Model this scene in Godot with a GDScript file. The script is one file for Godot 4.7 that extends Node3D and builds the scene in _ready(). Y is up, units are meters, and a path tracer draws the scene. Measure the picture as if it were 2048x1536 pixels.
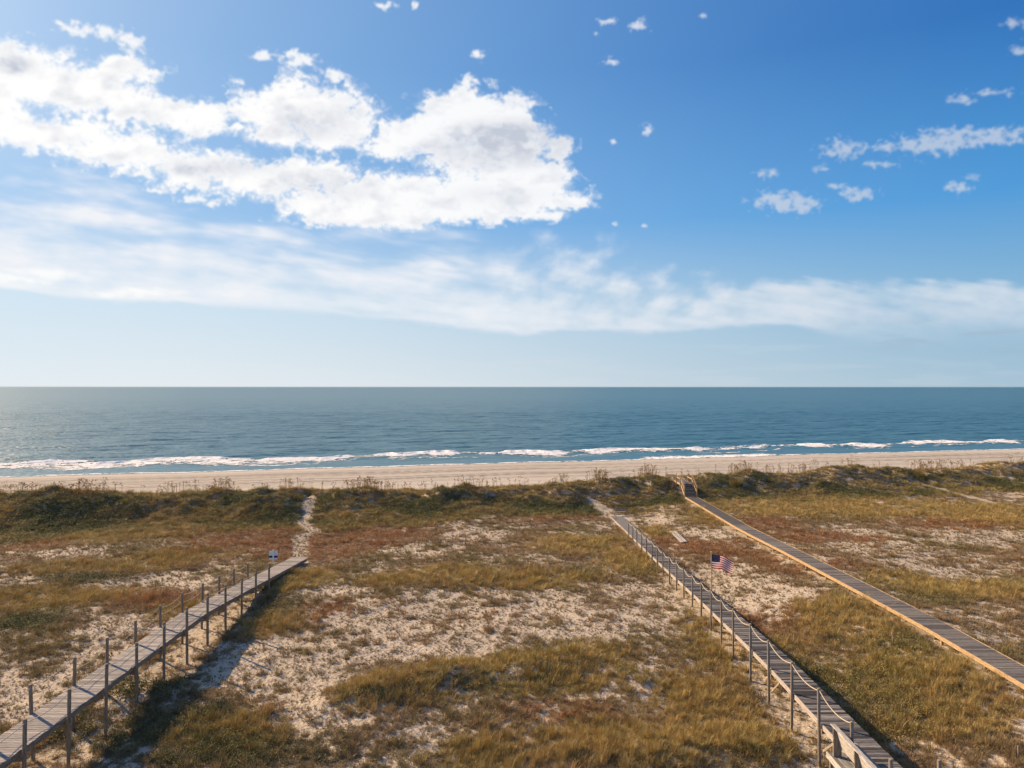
extends Node3D

# Photograph measures: lens of 1421 px (2048 px wide frame), horizon at row 774, camera 13.2 m above the dune field.
const F := 1421.0
const CAM_H := 13.2
const SEA := -1.5
const SUN_DIR := Vector3(-0.725, 0.47, -0.503)

var rng := RandomNumberGenerator.new()
var n_low := FastNoiseLite.new()
var n_mid := FastNoiseLite.new()
var n_fine := FastNoiseLite.new()
var n_cell := FastNoiseLite.new()
var n_fbm := FastNoiseLite.new()
var n_wisp := FastNoiseLite.new()
var M := {}
var taken := {}

# ------------------------------------------------------------------ small helpers
func noise(kind: int, freq: float, sd: int, oct := 1) -> FastNoiseLite:
	var n := FastNoiseLite.new()
	n.noise_type = kind
	n.frequency = freq
	n.seed = sd
	n.fractal_type = FastNoiseLite.FRACTAL_FBM if oct > 1 else FastNoiseLite.FRACTAL_NONE
	n.fractal_octaves = oct
	return n

func gp(px: float, py: float, h := CAM_H) -> Vector2:      # a pixel and a height under the camera -> (x, distance)
	var d := F * h / (py - 774.0)
	return Vector2((px - 1024.0) / F * d, d)

func curve(t: float, pts: Array) -> float:                 # piecewise linear
	if t <= pts[0][0]: return pts[0][1]
	for i in range(1, pts.size()):
		if t <= pts[i][0]:
			return lerpf(pts[i - 1][1], pts[i][1], (t - pts[i - 1][0]) / (pts[i][0] - pts[i - 1][0]))
	return pts[pts.size() - 1][1]

func numbered(called: String) -> String:
	if not taken.has(called):
		taken[called] = 0
		return called
	taken[called] += 1
	return "%s_%03d" % [called, taken[called]]

func tag(o: Node, label: String, category: String, group := "", kind := "") -> void:
	if label: o.set_meta("label", label)
	if category: o.set_meta("category", category)
	if group: o.set_meta("group", group)
	if kind: o.set_meta("kind", kind)

func thing(called: String, label: String, category: String, at := Vector3.ZERO, turn := 0.0, group := "") -> Node3D:
	var o := Node3D.new()
	o.name = numbered(called)
	add_child(o)
	o.position = at
	o.rotation.y = turn
	tag(o, label, category, group)
	return o

func part(called: String, mesh: Mesh, m: Material, parent: Node, xf := Transform3D.IDENTITY) -> MeshInstance3D:
	var o := MeshInstance3D.new()
	o.name = called
	o.mesh = mesh
	o.material_override = m
	o.transform = xf
	parent.add_child(o, true)
	return o

func arrays(v: PackedVector3Array, idx: PackedInt32Array, nrm = null, uv = null, col = null) -> ArrayMesh:
	var a := []
	a.resize(Mesh.ARRAY_MAX)
	a[Mesh.ARRAY_VERTEX] = v
	a[Mesh.ARRAY_INDEX] = idx
	if nrm != null: a[Mesh.ARRAY_NORMAL] = nrm
	if uv != null: a[Mesh.ARRAY_TEX_UV] = uv
	if col != null: a[Mesh.ARRAY_COLOR] = col
	var me := ArrayMesh.new()
	me.add_surface_from_arrays(Mesh.PRIMITIVE_TRIANGLES, a)
	return me

# a timber: box size.x by size.y by size.z, long edges chamfered; the grain runs along the longest side
func timber(size: Vector3, ch := 0.006, uoff := 0.0) -> ArrayMesh:
	var L := size.z
	var a := size.x
	var b := size.y
	var turned := 0
	if size.x >= size.y and size.x >= size.z:
		L = size.x; a = size.z; turned = 1
	elif size.y >= size.z:
		L = size.y; a = size.x; b = size.z; turned = 2
	var hx := a / 2.0
	var hy := b / 2.0
	var ring := [Vector2(-hx + ch, -hy), Vector2(hx - ch, -hy), Vector2(hx, -hy + ch), Vector2(hx, hy - ch), Vector2(hx - ch, hy), Vector2(-hx + ch, hy), Vector2(-hx, hy - ch), Vector2(-hx, -hy + ch)]
	var st := SurfaceTool.new()
	st.begin(Mesh.PRIMITIVE_TRIANGLES)
	var put := func(p: Vector2, z: float) -> Vector3:
		if turned == 1: return Vector3(z, p.y, -p.x)
		if turned == 2: return Vector3(p.x, z, -p.y)
		return Vector3(p.x, p.y, z)
	var run := 0.0
	for i in 8:
		var p: Vector2 = ring[i]
		var q: Vector2 = ring[(i + 1) % 8]
		var n2 := Vector2(q.y - p.y, -(q.x - p.x)).normalized()
		var n: Vector3 = put.call(n2, 0.0)
		var w := p.distance_to(q)
		var c := [put.call(p, -L / 2), put.call(q, -L / 2), put.call(q, L / 2), put.call(p, L / 2)]
		var t := [Vector2(uoff, run), Vector2(uoff, run + w), Vector2(uoff + L, run + w), Vector2(uoff + L, run)]
		for k in [0, 2, 1, 0, 3, 2]:
			st.set_normal(n)
			st.set_uv(t[k] + Vector2(0, uoff * 0.37))
			st.add_vertex(c[k])
		run += w
	for e in [-1.0, 1.0]:
		var n: Vector3 = put.call(Vector2.ZERO, e)
		for i in range(1, 7):
			var tri := [ring[0], ring[i], ring[i + 1]] if e < 0 else [ring[0], ring[i + 1], ring[i]]
			for p in tri:
				st.set_normal(n)
				st.set_uv(Vector2(p.x * 0.3, p.y))
				st.add_vertex(put.call(p, e * L / 2))
	return st.commit()

func between(a: Vector3, b: Vector3) -> Transform3D:       # z axis along a->b, y up, at the middle
	var z := (b - a).normalized()
	var up := Vector3.UP if absf(z.y) < 0.99 else Vector3.FORWARD
	var x := up.cross(z).normalized()
	return Transform3D(Basis(x, z.cross(x), z), (a + b) / 2.0)

func tube(pts: Array, r: float, sides := 6) -> ArrayMesh:
	var v := PackedVector3Array()
	var n := PackedVector3Array()
	var uv := PackedVector2Array()
	var idx := PackedInt32Array()
	for i in pts.size():
		var z: Vector3 = (pts[mini(i + 1, pts.size() - 1)] - pts[maxi(i - 1, 0)]).normalized()
		var up := Vector3.UP if absf(z.y) < 0.95 else Vector3.FORWARD
		var x := up.cross(z).normalized()
		var y := z.cross(x)
		for k in sides:
			var a := TAU * k / sides
			var dir := x * cos(a) + y * sin(a)
			v.append(pts[i] + dir * r)
			n.append(dir)
			uv.append(Vector2(i * 0.1, float(k) / sides * 0.2))
			if i > 0:
				var p := (i - 1) * sides + k
				var q := (i - 1) * sides + (k + 1) % sides
				idx.append_array([p, p + sides, q, q, p + sides, q + sides])
	return arrays(v, idx, n, uv)

func post_mesh(r: float, h: float, sides := 8) -> ArrayMesh:   # round pole with a softened top, base at 0
	var v := PackedVector3Array()
	var n := PackedVector3Array()
	var uv := PackedVector2Array()
	var idx := PackedInt32Array()
	var prof := [[r * 1.02, 0.0, 0.0], [r, h - r * 0.3, 0.0], [r * 0.8, h, 0.7], [0.001, h + r * 0.05, 1.0]]
	for i in prof.size():
		for k in sides:
			var a := TAU * k / sides
			var c := Vector3(cos(a), 0, sin(a))
			v.append(c * prof[i][0] + Vector3.UP * prof[i][1])
			n.append((c * (1.0 - prof[i][2]) + Vector3.UP * prof[i][2]).normalized())
			uv.append(Vector2(prof[i][1], float(k) / sides * TAU * r))
			if i > 0:
				var p := (i - 1) * sides + k
				var q := (i - 1) * sides + (k + 1) % sides
				idx.append_array([p, q, p + sides, q, q + sides, p + sides])
	return arrays(v, idx, n, uv)

# ------------------------------------------------------------------ the lie of the land
func shore(x: float) -> float:
	return 136.8 + 0.26 * clampf(x, -400.0, 400.0) + 1.2 * n_low.get_noise_2d(x * 0.7, 300.0)

func crest(x: float) -> float:
	return curve(x, [[-200.0, 60.0], [-60.0, 73.5], [-30.0, 77.0], [-12.0, 80.0], [0.0, 83.5], [15.0, 88.5], [25.0, 90.0], [45.0, 94.0], [70.0, 99.0], [200.0, 125.0]]) + 1.2 * n_low.get_noise_2d(x * 1.5, 77.0)

var hum := []          # grassy hummocks: [a, b, height, half width]
func seg_dist(p: Vector2, a: Vector2, b: Vector2) -> float:
	return p.distance_to(Geometry2D.get_closest_point_to_segment(p, a, b))

var path_a := []
var path_b := []
var path_c := []
func path_near(p: Vector2) -> float:
	var m := 99.0
	for q in [path_a, path_b, path_c]:
		for i in q.size() - 1:
			m = minf(m, seg_dist(p, q[i], q[i + 1]))
	return m

func ground(x: float, d: float, fine := true) -> float:
	var dc := crest(x)
	var ds := shore(x)
	var t := d - dc
	var y := 0.0
	if t < 10.0:
		y = 1.15 * smoothstep(11.0, 20.5, x) * curve(d, [[35.0, 0.98], [52.0, 0.58], [65.0, 0.24], [82.0, 0.2]])
		y -= 0.32 * smoothstep(52.0, 70.0, d) * (1.0 - smoothstep(11.0, 20.0, x))
		y += 0.22 * n_low.get_noise_2d(x, d) + 0.10 * n_low.get_noise_2d(x * 4.0, d * 4.0 + 50.0)
		if d < 45.0 and absf(x) < 22.0:
			for h in hum:
				var q := seg_dist(Vector2(x, d), h[0], h[1])
				if q < h[3] * 2.2:
					y += h[2] * exp(-q * q / (h[3] * h[3]))
	if t > 0.0:
		y = lerpf(y, -0.25, smoothstep(0.0, 10.0, t))
		if t > 8.0:
			y = lerpf(y, lerpf(-0.25, SEA, (t - 8.0) / maxf(ds - dc - 8.0, 5.0)), smoothstep(8.0, 12.0, t))
	var wdt := curve(x, [[-40.0, 6.0], [0.0, 5.6], [15.0, 4.6], [60.0, 5.6]]) if t < 0.0 else 6.5
	var amp := curve(x, [[-40.0, 2.05], [-5.0, 1.8], [15.0, 1.65], [60.0, 1.75]]) + 0.7 * n_low.get_noise_2d(x * 2.2, 9.0) + 0.35 * n_low.get_noise_2d(x * 6.0, d * 6.0)
	if absf(x - 20.6) < 4.0: amp = lerpf(1.45, amp, smoothstep(1.2, 4.0, absf(x - 20.6)))
	if absf(t) < 22.0:
		var ridge := amp * exp(-t * t / (wdt * wdt))
		var q := path_near(Vector2(x, d)) if d > 58.0 else 99.0
		if q < 3.0: ridge *= lerpf(0.62, 1.0, smoothstep(0.5, 3.0, q))
		y += ridge
		if absf(t) < 14.0: y += 0.28 * n_mid.get_noise_2d(x * 0.9, d * 0.9) * exp(-t * t / 90.0)
	if fine and t < 14.0:
		y += 0.032 * n_mid.get_noise_2d(x * 3.0, d * 3.0)
		if d < 70.0: y -= 0.038 * maxf(0.0, n_fine.get_noise_2d(x, d))
	return y

# ------------------------------------------------------------------ what grows where (0.5 m cells)
const CX := 480
const CD := 200
var f_sand := PackedFloat32Array()
var f_gold := PackedFloat32Array()
var f_rust := PackedFloat32Array()
var f_green := PackedFloat32Array()

func stamp(f: PackedFloat32Array, px: float, py: float, rx: float, ry: float, amt := 1.0) -> void:
	var c := gp(px, py)
	var a := rx * c.y / F
	var b := absf(gp(px, py - ry).y - gp(px, py + ry).y) / 2.0
	for j in range(maxi(0, int((c.y - b * 1.6 - 12.0) * 2.0)), mini(CD, int((c.y + b * 1.6 - 12.0) * 2.0) + 1)):
		for i in range(maxi(0, int((c.x - a * 1.6 + 115.0) * 2.0)), mini(CX, int((c.x + a * 1.6 + 115.0) * 2.0) + 1)):
			var ux := (i * 0.5 - 115.0 - c.x) / a
			var ud := (j * 0.5 + 12.0 - c.y) / b
			var r := sqrt(ux * ux + ud * ud)
			var k := j * CX + i
			f[k] = maxf(f[k], amt * (1.0 - smoothstep(0.55, 1.45, r)))

func cell(x: float, d: float) -> int:
	return clampi(int((d - 12.0) * 2.0), 0, CD - 1) * CX + clampi(int((x + 115.0) * 2.0), 0, CX - 1)

func sow() -> void:
	f_sand.resize(CX * CD)
	f_gold.resize(CX * CD)
	f_rust.resize(CX * CD)
	f_green.resize(CX * CD)
	for s in [[900, 1272, 300, 56], [760, 1240, 200, 40], [1130, 1250, 170, 50], [560, 1340, 110, 75], [470, 1400, 60, 40], [640, 1420, 90, 40],
			[140, 1105, 85, 16], [300, 1172, 120, 16], [70, 1385, 100, 60], [230, 1265, 110, 34], [430, 1330, 60, 45], [330, 1150, 60, 10],
			[955, 1066, 70, 13], [830, 1102, 60, 14], [880, 1040, 60, 8], [1060, 1190, 120, 22], [940, 1190, 80, 20],
			[1500, 1200, 120, 42], [1560, 1230, 70, 30], [1440, 1150, 70, 20], [1960, 1078, 150, 26], [1760, 1110, 130, 20], [1690, 1075, 90, 12],
			[1270, 1014, 90, 9], [1310, 1040, 80, 12], [1420, 1070, 80, 14], [1560, 1105, 60, 16], [1640, 1150, 70, 20], [1880, 1160, 120, 20],
			[1860, 1300, 60, 14], [1960, 1290, 50, 14], [1940, 1470, 60, 20],
			[340, 1010, 40, 7], [460, 1007, 25, 6], [20, 1480, 60, 40], [1740, 1022, 30, 4], [1230, 1340, 80, 35], [1340, 1250, 60, 40], [40, 1160, 60, 12],
			[1330, 1180, 60, 30], [700, 1180, 80, 20], [1180, 1180, 90, 20]]:
		stamp(f_sand, s[0], s[1], s[2], s[3])
	for s in [[800, 1425, 80, 22], [1010, 1425, 70, 20], [700, 1455, 90, 22], [860, 1470, 80, 20]]:
		stamp(f_sand, s[0], s[1], s[2], s[3], 0.45)
	for s in [[760, 1395, 110, 26], [900, 1360, 110, 26], [1050, 1340, 110, 26], [1180, 1320, 80, 30], [1240, 1365, 50, 22], [720, 1422, 80, 14], [860, 1400, 80, 14], [1000, 1380, 80, 14], [1130, 1375, 80, 16], [1250, 1500, 280, 45], [1000, 1520, 150, 25],
			[1450, 1480, 150, 60], [1500, 1330, 120, 40], [1420, 1270, 70, 30], [1000, 1158, 200, 22], [1150, 1085, 110, 22], [900, 1150, 110, 16], [780, 1165, 70, 16], [1250, 1120, 60, 25], [1290, 1060, 50, 16],
			[200, 1060, 230, 26], [120, 1140, 120, 12], [380, 1110, 100, 14], [260, 1130, 120, 16], [80, 1200, 110, 24], [200, 1200, 100, 20], [350, 1230, 60, 18],
			[1700, 1022, 330, 22], [1560, 1030, 100, 16], [1960, 1030, 150, 30], [1950, 1208, 150, 24], [1800, 1185, 70, 16], [1830, 1390, 170, 60], [1700, 1290, 120, 40], [1660, 1250, 80, 24], [1900, 1480, 170, 40],
			[1420, 1045, 60, 14], [600, 1160, 70, 20], [540, 1250, 60, 30], [560, 1180, 40, 20], [450, 1470, 120, 40], [1380, 1400, 100, 50]]:
		stamp(f_gold, s[0], s[1], s[2], s[3])
	for s in [[560, 1072, 140, 36], [700, 1052, 170, 34], [820, 1028, 110, 20], [920, 1022, 110, 12], [1010, 1018, 90, 10], [640, 1060, 200, 36], [450, 1085, 110, 26], [620, 1100, 100, 22], [1150, 1022, 80, 10], [1090, 1030, 60, 12], [720, 1080, 90, 20],
			[650, 1230, 60, 20], [1600, 1150, 100, 26], [1340, 1090, 80, 22], [1480, 1110, 90, 24], [1650, 1085, 120, 18], [1500, 1260, 90, 24], [1250, 1010, 70, 9], [1900, 1055, 140, 12], [1520, 1055, 90, 14],
			[300, 1200, 90, 20], [60, 1090, 60, 14], [780, 1215, 40, 10], [1000, 1240, 60, 10], [1120, 1430, 110, 20]]:
		stamp(f_rust, s[0], s[1], s[2], s[3], 0.9)
	for s in [[280, 1400, 75, 36], [200, 1470, 120, 40], [380, 1440, 60, 25], [1800, 1340, 70, 30], [1700, 1400, 120, 40], [1760, 1460, 110, 40], [1620, 1360, 50, 30], [80, 1060, 90, 22],
			[1260, 1350, 40, 16], [420, 1500, 100, 30], [600, 1500, 100, 30], [150, 1160, 80, 10], [40, 1250, 60, 16], [1850, 1240, 70, 14], [540, 1220, 40, 26], [500, 1195, 30, 16], [700, 1410, 50, 12], [850, 1380, 50, 12], [980, 1380, 60, 12]]:
		stamp(f_green, s[0], s[1], s[2], s[3], 0.9 if s[0] < 450 else 0.5)

# ------------------------------------------------------------------ sky: air and clouds by direction
const CLOUDS := [[-200, 170, 180, 90], [-60, 160, 130, 70], [20, 140, 110, 60], [110, 165, 120, 60], [210, 190, 120, 48], [250, 135, 80, 26], [320, 225, 110, 36], [400, 250, 70, 24],
	[-220, 260, 220, 50], [-40, 245, 130, 42], [110, 268, 140, 40], [250, 300, 140, 40], [390, 335, 130, 40], [520, 362, 120, 42], [430, 225, 34, 26],
	[600, 210, 120, 62], [690, 245, 85, 45], [520, 225, 60, 42], [560, 270, 60, 26], [650, 285, 60, 24], [780, 300, 60, 26],
	[940, 240, 130, 66], [1040, 285, 95, 52], [840, 265, 85, 40], [920, 205, 60, 28], [1010, 225, 60, 32], [950, 310, 150, 34], [1122, 300, 26, 27],
	[620, 345, 110, 30], [760, 390, 170, 46], [900, 395, 190, 44], [1040, 385, 120, 42], [1110, 402, 90, 16], [700, 430, 150, 24], [800, 432, 110, 24], [620, 405, 60, 24], [1010, 350, 110, 28], [1085, 355, 60, 30], [980, 425, 90, 22], [1090, 430, 50, 12]]
const PUFFS := [[525, 110, 34, 13], [600, 122, 44, 18], [665, 150, 34, 20], [585, 105, 26, 9], [470, 162, 26, 9], [180, 60, 75, 14], [265, 88, 32, 20], [230, 70, 40, 12], [130, 45, 40, 5], [320, 380, 55, 7], [385, 398, 40, 12], [430, 408, 22, 10],
	[940, 165, 20, 20], [957, 107, 22, 13], [1565, 402, 76, 24], [1600, 410, 44, 18], [1715, 388, 42, 18], [1675, 372, 28, 7], [1540, 348, 30, 10], [1685, 298, 50, 24], [1780, 292, 46, 13], [1860, 288, 70, 28], [1905, 275, 60, 26], [1990, 272, 80, 22], [2120, 262, 90, 24],
	[1765, 328, 42, 8], [1642, 338, 17, 8], [1915, 374, 30, 15], [1945, 352, 14, 10], [1925, 198, 32, 11], [1985, 185, 50, 8], [2030, 45, 30, 10], [2040, 98, 22, 14], [1280, 48, 22, 14], [1215, 43, 24, 6], [1298, 260, 18, 12], [1225, 283, 8, 8], [1405, 30, 12, 6], [770, 10, 26, 9], [828, 8, 9, 14],
	[1230, 445, 11, 4], [1290, 450, 12, 4], [1222, 122, 22, 8], [1195, 70, 10, 5], [300, 300, 20, 3]]
const GREYS := [[1020, 285, 120, 42, 0.75], [920, 300, 80, 25, 0.4], [630, 245, 75, 30, 0.5], [440, 335, 110, 16, 0.5], [30, 130, 40, 16, 0.5], [680, 385, 70, 16, 0.3], [620, 360, 90, 18, 0.25], [540, 405, 50, 14, 0.2], [1000, 390, 90, 16, 0.22]]

func blob(list: Array, x: float, y: float) -> float:
	var m := 0.0
	for c in list:
		var a: float = (x - c[0]) / c[2]
		var b: float = (y - c[1]) / c[3]
		var r := a * a + b * b
		if r < 4.0:
			var q: float = maxf(0.0, 1.0 - r * 0.5) * (c[4] if c.size() > 4 else 1.0)
			m = 1.0 - (1.0 - m) * (1.0 - q * q)
	return m

func air(dir: Vector3) -> Color:
	var el := rad_to_deg(asin(clampf(dir.y, -1.0, 1.0)))
	var daz := absf(rad_to_deg(wrapf(atan2(dir.x, -dir.z) - atan2(SUN_DIR.x, -SUN_DIR.z), -PI, PI)))
	var ang := rad_to_deg(acos(clampf(dir.dot(SUN_DIR.normalized()), -1.0, 1.0)))
	var near := smoothstep(104.0, 26.0, daz)
	var hor := Color(0.36, 0.52, 0.64).lerp(Color(0.76, 0.81, 0.84), near)
	var low := Color(0.21, 0.44, 0.66).lerp(Color(0.55, 0.71, 0.84), near)
	var mid := Color(0.06, 0.31, 0.68).lerp(Color(0.19, 0.44, 0.79), near)
	var top := Color(0.006, 0.14, 0.47).lerp(Color(0.07, 0.30, 0.68), near)
	var zen := Color(0.01, 0.09, 0.36)
	var c := hor
	el = maxf(el, 0.0)
	if el < 6.5: c = hor.lerp(low, el / 6.5)
	elif el < 13.0: c = low.lerp(mid, (el - 6.5) / 6.5)
	elif el < 24.0: c = mid.lerp(top, (el - 13.0) / 11.0)
	else: c = top.lerp(zen, minf(1.0, (el - 24.0) / 45.0))
	var g := 0.90 * exp(-ang / 23.0)
	c = c.lerp(Color(0.88, 0.98, 1.05), g)
	var s := 1.2 * exp(-ang / 6.0)
	return Color(c.r + s, c.g + s * 0.97, c.b + s * 0.92)

func clouded(dir: Vector3, base: Color, big: float, puff: float, grey: float) -> Color:
	if dir.y < 0.002:
		return base
	var fw := maxf(-dir.z, 0.05)
	var x := 1024.0 + F * dir.x / fw
	var y := 774.0 - F * dir.y / fw
	var az := atan2(dir.x, -dir.z)
	var east := smoothstep(-0.1, 0.45, az)
	var c := base
	if -dir.z > 0.25:
		# high thin sheet, drawn out in streaks
		var up := curve(x, [[-600.0, 300.0], [0.0, 368.0], [250.0, 408.0], [600.0, 462.0], [900.0, 500.0], [1150.0, 500.0], [1400.0, 568.0], [1600.0, 560.0], [1850.0, 553.0], [2048.0, 563.0], [2700.0, 575.0]])
		var lo := curve(x, [[-600.0, 560.0], [0.0, 580.0], [200.0, 603.0], [450.0, 612.0], [620.0, 622.0], [800.0, 640.0], [1040.0, 672.0], [1150.0, 660.0], [1300.0, 668.0], [1450.0, 655.0], [1580.0, 652.0], [1700.0, 672.0], [2048.0, 668.0], [2700.0, 668.0]])
		if y > up - 120.0 and y < lo + 60.0:
			var w := n_wisp.get_noise_2d(x * 0.25 + y * 0.30, y * 1.25 - x * 0.22)
			var w2 := n_wisp.get_noise_2d(x * 1.1 + y * 0.8 + 900.0, y * 2.2 - x * 0.6)
			if x > 900.0 and x < 1600.0:
				var wv := n_wisp.get_noise_2d(x * 0.85 - y * 0.3 + 333.0, y * 1.3 + x * 0.45)
				w = lerpf(w, wv * 0.7, smoothstep(900.0, 1080.0, x) * smoothstep(1600.0, 1420.0, x))
			w2 = w2 * 0.7 + 0.7 * n_wisp.get_noise_2d(x * 0.5 + y * 0.9, y * 4.2 - x * 0.75 + 50.0)
			var soft := curve(x, [[0.0, 95.0], [900.0, 110.0], [1250.0, 120.0], [1500.0, 26.0], [2048.0, 20.0]])
			var e := smoothstep(up - soft * 0.35, up + soft, y + w * soft * 0.85 + w2 * 9.0)
			var b := 1.0 - smoothstep(lo - 9.0, lo + 5.0, y + w2 * 5.0 + w * 6.0)
			b = lerpf(b, 1.0 - smoothstep(lo - 60.0, lo + 30.0, y + w * 20.0), smoothstep(1600.0, 1760.0, x))
			var op := curve(x, [[0.0, 0.72], [700.0, 0.62], [1100.0, 0.62], [1500.0, 0.74], [1700.0, 0.72], [2048.0, 0.66]])
			var a := clampf(e * b * op * (0.92 + 0.55 * w + 0.30 * w2), 0.0, 0.95)
			c = c.lerp(Color(0.90, 0.91, 0.945).lerp(Color(0.67, 0.745, 0.83), east), a)
			var spot := maxf(maxf(0.0, 1.0 - pow((x - 50.0) / 150.0, 2.0) - pow((y - 556.0) / 26.0, 2.0)), maxf(0.0, 1.0 - pow((x - 265.0) / 130.0, 2.0) - pow((y - 586.0) / 15.0, 2.0)))
			c = c.lerp(Color(1.0, 1.0, 0.985), clampf((spot + 0.9 * w2 - 0.1) * spot, 0.0, 0.8))
		if y > 620.0 and x > 1500.0:
			var w := n_wisp.get_noise_2d(x * 0.5, y * 3.0)
			c = c.lerp(Color(0.36, 0.48, 0.60), 0.5 * smoothstep(0.0, 0.4, w) * smoothstep(50.0, 0.0, absf(y - 672.0)) * smoothstep(1600.0, 1850.0, x))
		if y > 690.0:
			var w := n_wisp.get_noise_2d(x * 0.3 + 71.0, y * 2.6)
			c = c.lerp(Color(0.75, 0.77, 0.80), 0.10 * smoothstep(0.0, 0.5, w))
		# heaped clouds
		if big > 0.02:
			var wx := x + 26.0 * n_fbm.get_noise_2d(x * 1.7 + 90.0, y * 2.1)
			var wy := y + 16.0 * n_fbm.get_noise_2d(x * 1.7, y * 2.1 + 60.0)
			var q := n_fbm.get_noise_2d(wx, wy * 1.35)
			var q2 := n_fbm.get_noise_2d(x * 3.3 + 500.0, y * 4.2)
			var q3 := n_fbm.get_noise_2d(x * 7.0 + 70.0, y * 9.0)
			var v := big - 0.40 + (0.55 * q + 0.20 * q2 + 0.09 * q3) * (1.0 - 0.45 * smoothstep(0.6, 1.0, big))
			var a := smoothstep(-0.26, 0.40, v + 0.06 * q3)
			a = maxf(a, 0.45 * smoothstep(-0.35, 0.25, big - 0.40 + 0.6 * q))
			var qs := n_wisp.get_noise_2d(x * 0.9 - 9.0, (y - 14.0) * 1.8)
			var th := sqrt(grey) * (0.85 + 0.6 * q) + 0.5 * smoothstep(0.10, 0.6, v) * maxf(0.0, 0.10 - qs - q2 * 0.2)
			var col := Color(1.02, 1.01, 1.0).lerp(Color(0.96, 0.965, 0.98), smoothstep(500.0, 1100.0, x))
			col = col.lerp(Color(0.56, 0.60, 0.69), clampf(th * 1.1, 0.0, 1.0))
			c = c.lerp(col, a * 0.98)
		if puff > 0.02:
			var q := n_fbm.get_noise_2d(x * 2.6 + 40.0, y * 3.4)
			var q2 := n_fbm.get_noise_2d(x * 6.0, y * 7.0 + 210.0)
			var a := smoothstep(-0.05, 0.75, puff - 0.30 + 0.55 * q + 0.22 * q2)
			c = c.lerp(Color(0.96, 0.965, 0.97).lerp(Color(0.56, 0.64, 0.76), east), a * lerpf(0.92, 0.74, east))
	else:
		var q := n_fbm.get_noise_2d(az * 500.0 + 3000.0, dir.y * 900.0)
		var q2 := n_wisp.get_noise_2d(az * 300.0, dir.y * 700.0)
		var a := smoothstep(0.12, 0.42, q + 0.3 * q2) * smoothstep(0.06, 0.2, dir.y) * (1.0 - smoothstep(0.75, 1.0, dir.y))
		c = c.lerp(Color(0.84, 0.86, 0.90), a * 0.8 * smoothstep(0.25, -0.1, -dir.z))
	return c

func make_sky() -> Image:
	var W := 4096
	var Hh := 2048
	var w := 512
	var h := 256
	var data := PackedFloat32Array()
	data.resize(w * h * 3)
	for j in h:
		var el := (0.5 - (j + 0.5) / h) * PI
		for i in w:
			var az := ((i + 0.5) / w - 0.5) * TAU
			var dir := Vector3(sin(az) * cos(el), sin(el), -cos(az) * cos(el))
			var c := air(dir)
			if el > 0.0:
				var fw := maxf(-dir.z, 0.05)
				var x := 1024.0 + F * dir.x / fw
				var y := 774.0 - F * dir.y / fw
				var front := -dir.z > 0.25
				c = clouded(dir, c, blob(CLOUDS, x, y) if front else 0.0, blob(PUFFS, x, y) if front else 0.0, 0.0)
			else:
				c = Color(0.30, 0.33, 0.34)
			var k := (j * w + i) * 3
			data[k] = c.r
			data[k + 1] = c.g
			data[k + 2] = c.b
	var img := Image.create_from_data(w, h, false, Image.FORMAT_RGBF, data.to_byte_array())
	img.resize(W, Hh, Image.INTERPOLATE_BILINEAR)
	# the part towards the sea in full detail; the smooth cloud masses are worked out on a coarser lattice
	var x0 := int(W * (0.5 - 44.0 / 360.0))
	var x1 := int(W * (0.5 + 44.0 / 360.0))
	var y0 := int(Hh * (0.5 - 33.0 / 180.0))
	var y1 := Hh / 2
	var ww := x1 - x0
	var hh := y1 - y0
	var sw := ww / 3
	var sh := hh / 3
	var fields := []
	for list in [CLOUDS, PUFFS, GREYS]:
		var fd := PackedFloat32Array()
		fd.resize(sw * sh)
		for j in sh:
			var el := (0.5 - (y0 + (j + 0.5) * hh / sh) / Hh) * PI
			for i in sw:
				var az := ((x0 + (i + 0.5) * ww / sw) / W - 0.5) * TAU
				fd[j * sw + i] = blob(list, 1024.0 + F * tan(az), 774.0 - F * tan(el) / cos(az))
		var im := Image.create_from_data(sw, sh, false, Image.FORMAT_RF, fd.to_byte_array())
		im.resize(ww, hh, Image.INTERPOLATE_BILINEAR)
		fields.append(im.get_data().to_float32_array())
	var out := PackedFloat32Array()
	out.resize(ww * hh * 3)
	for j in hh:
		var el := (0.5 - (y0 + j + 0.5) / Hh) * PI
		for i in ww:
			var az := ((x0 + i + 0.5) / W - 0.5) * TAU
			var dir := Vector3(sin(az) * cos(el), sin(el), -cos(az) * cos(el))
			var p := j * ww + i
			var c := clouded(dir, air(dir), fields[0][p], fields[1][p], fields[2][p])
			out[p * 3] = c.r
			out[p * 3 + 1] = c.g
			out[p * 3 + 2] = c.b
	var win := Image.create_from_data(ww, hh, false, Image.FORMAT_RGBF, out.to_byte_array())
	img.blit_rect(win, Rect2i(0, 0, ww, hh), Vector2i(x0, y0))
	# a panorama's first column looks straight ahead here, so swap the halves
	var swapped := Image.create(W, Hh, false, Image.FORMAT_RGBF)
	swapped.blit_rect(img, Rect2i(0, 0, W / 2, Hh), Vector2i(W / 2, 0))
	swapped.blit_rect(img, Rect2i(W / 2, 0, W / 2, Hh), Vector2i(0, 0))
	return swapped

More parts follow.
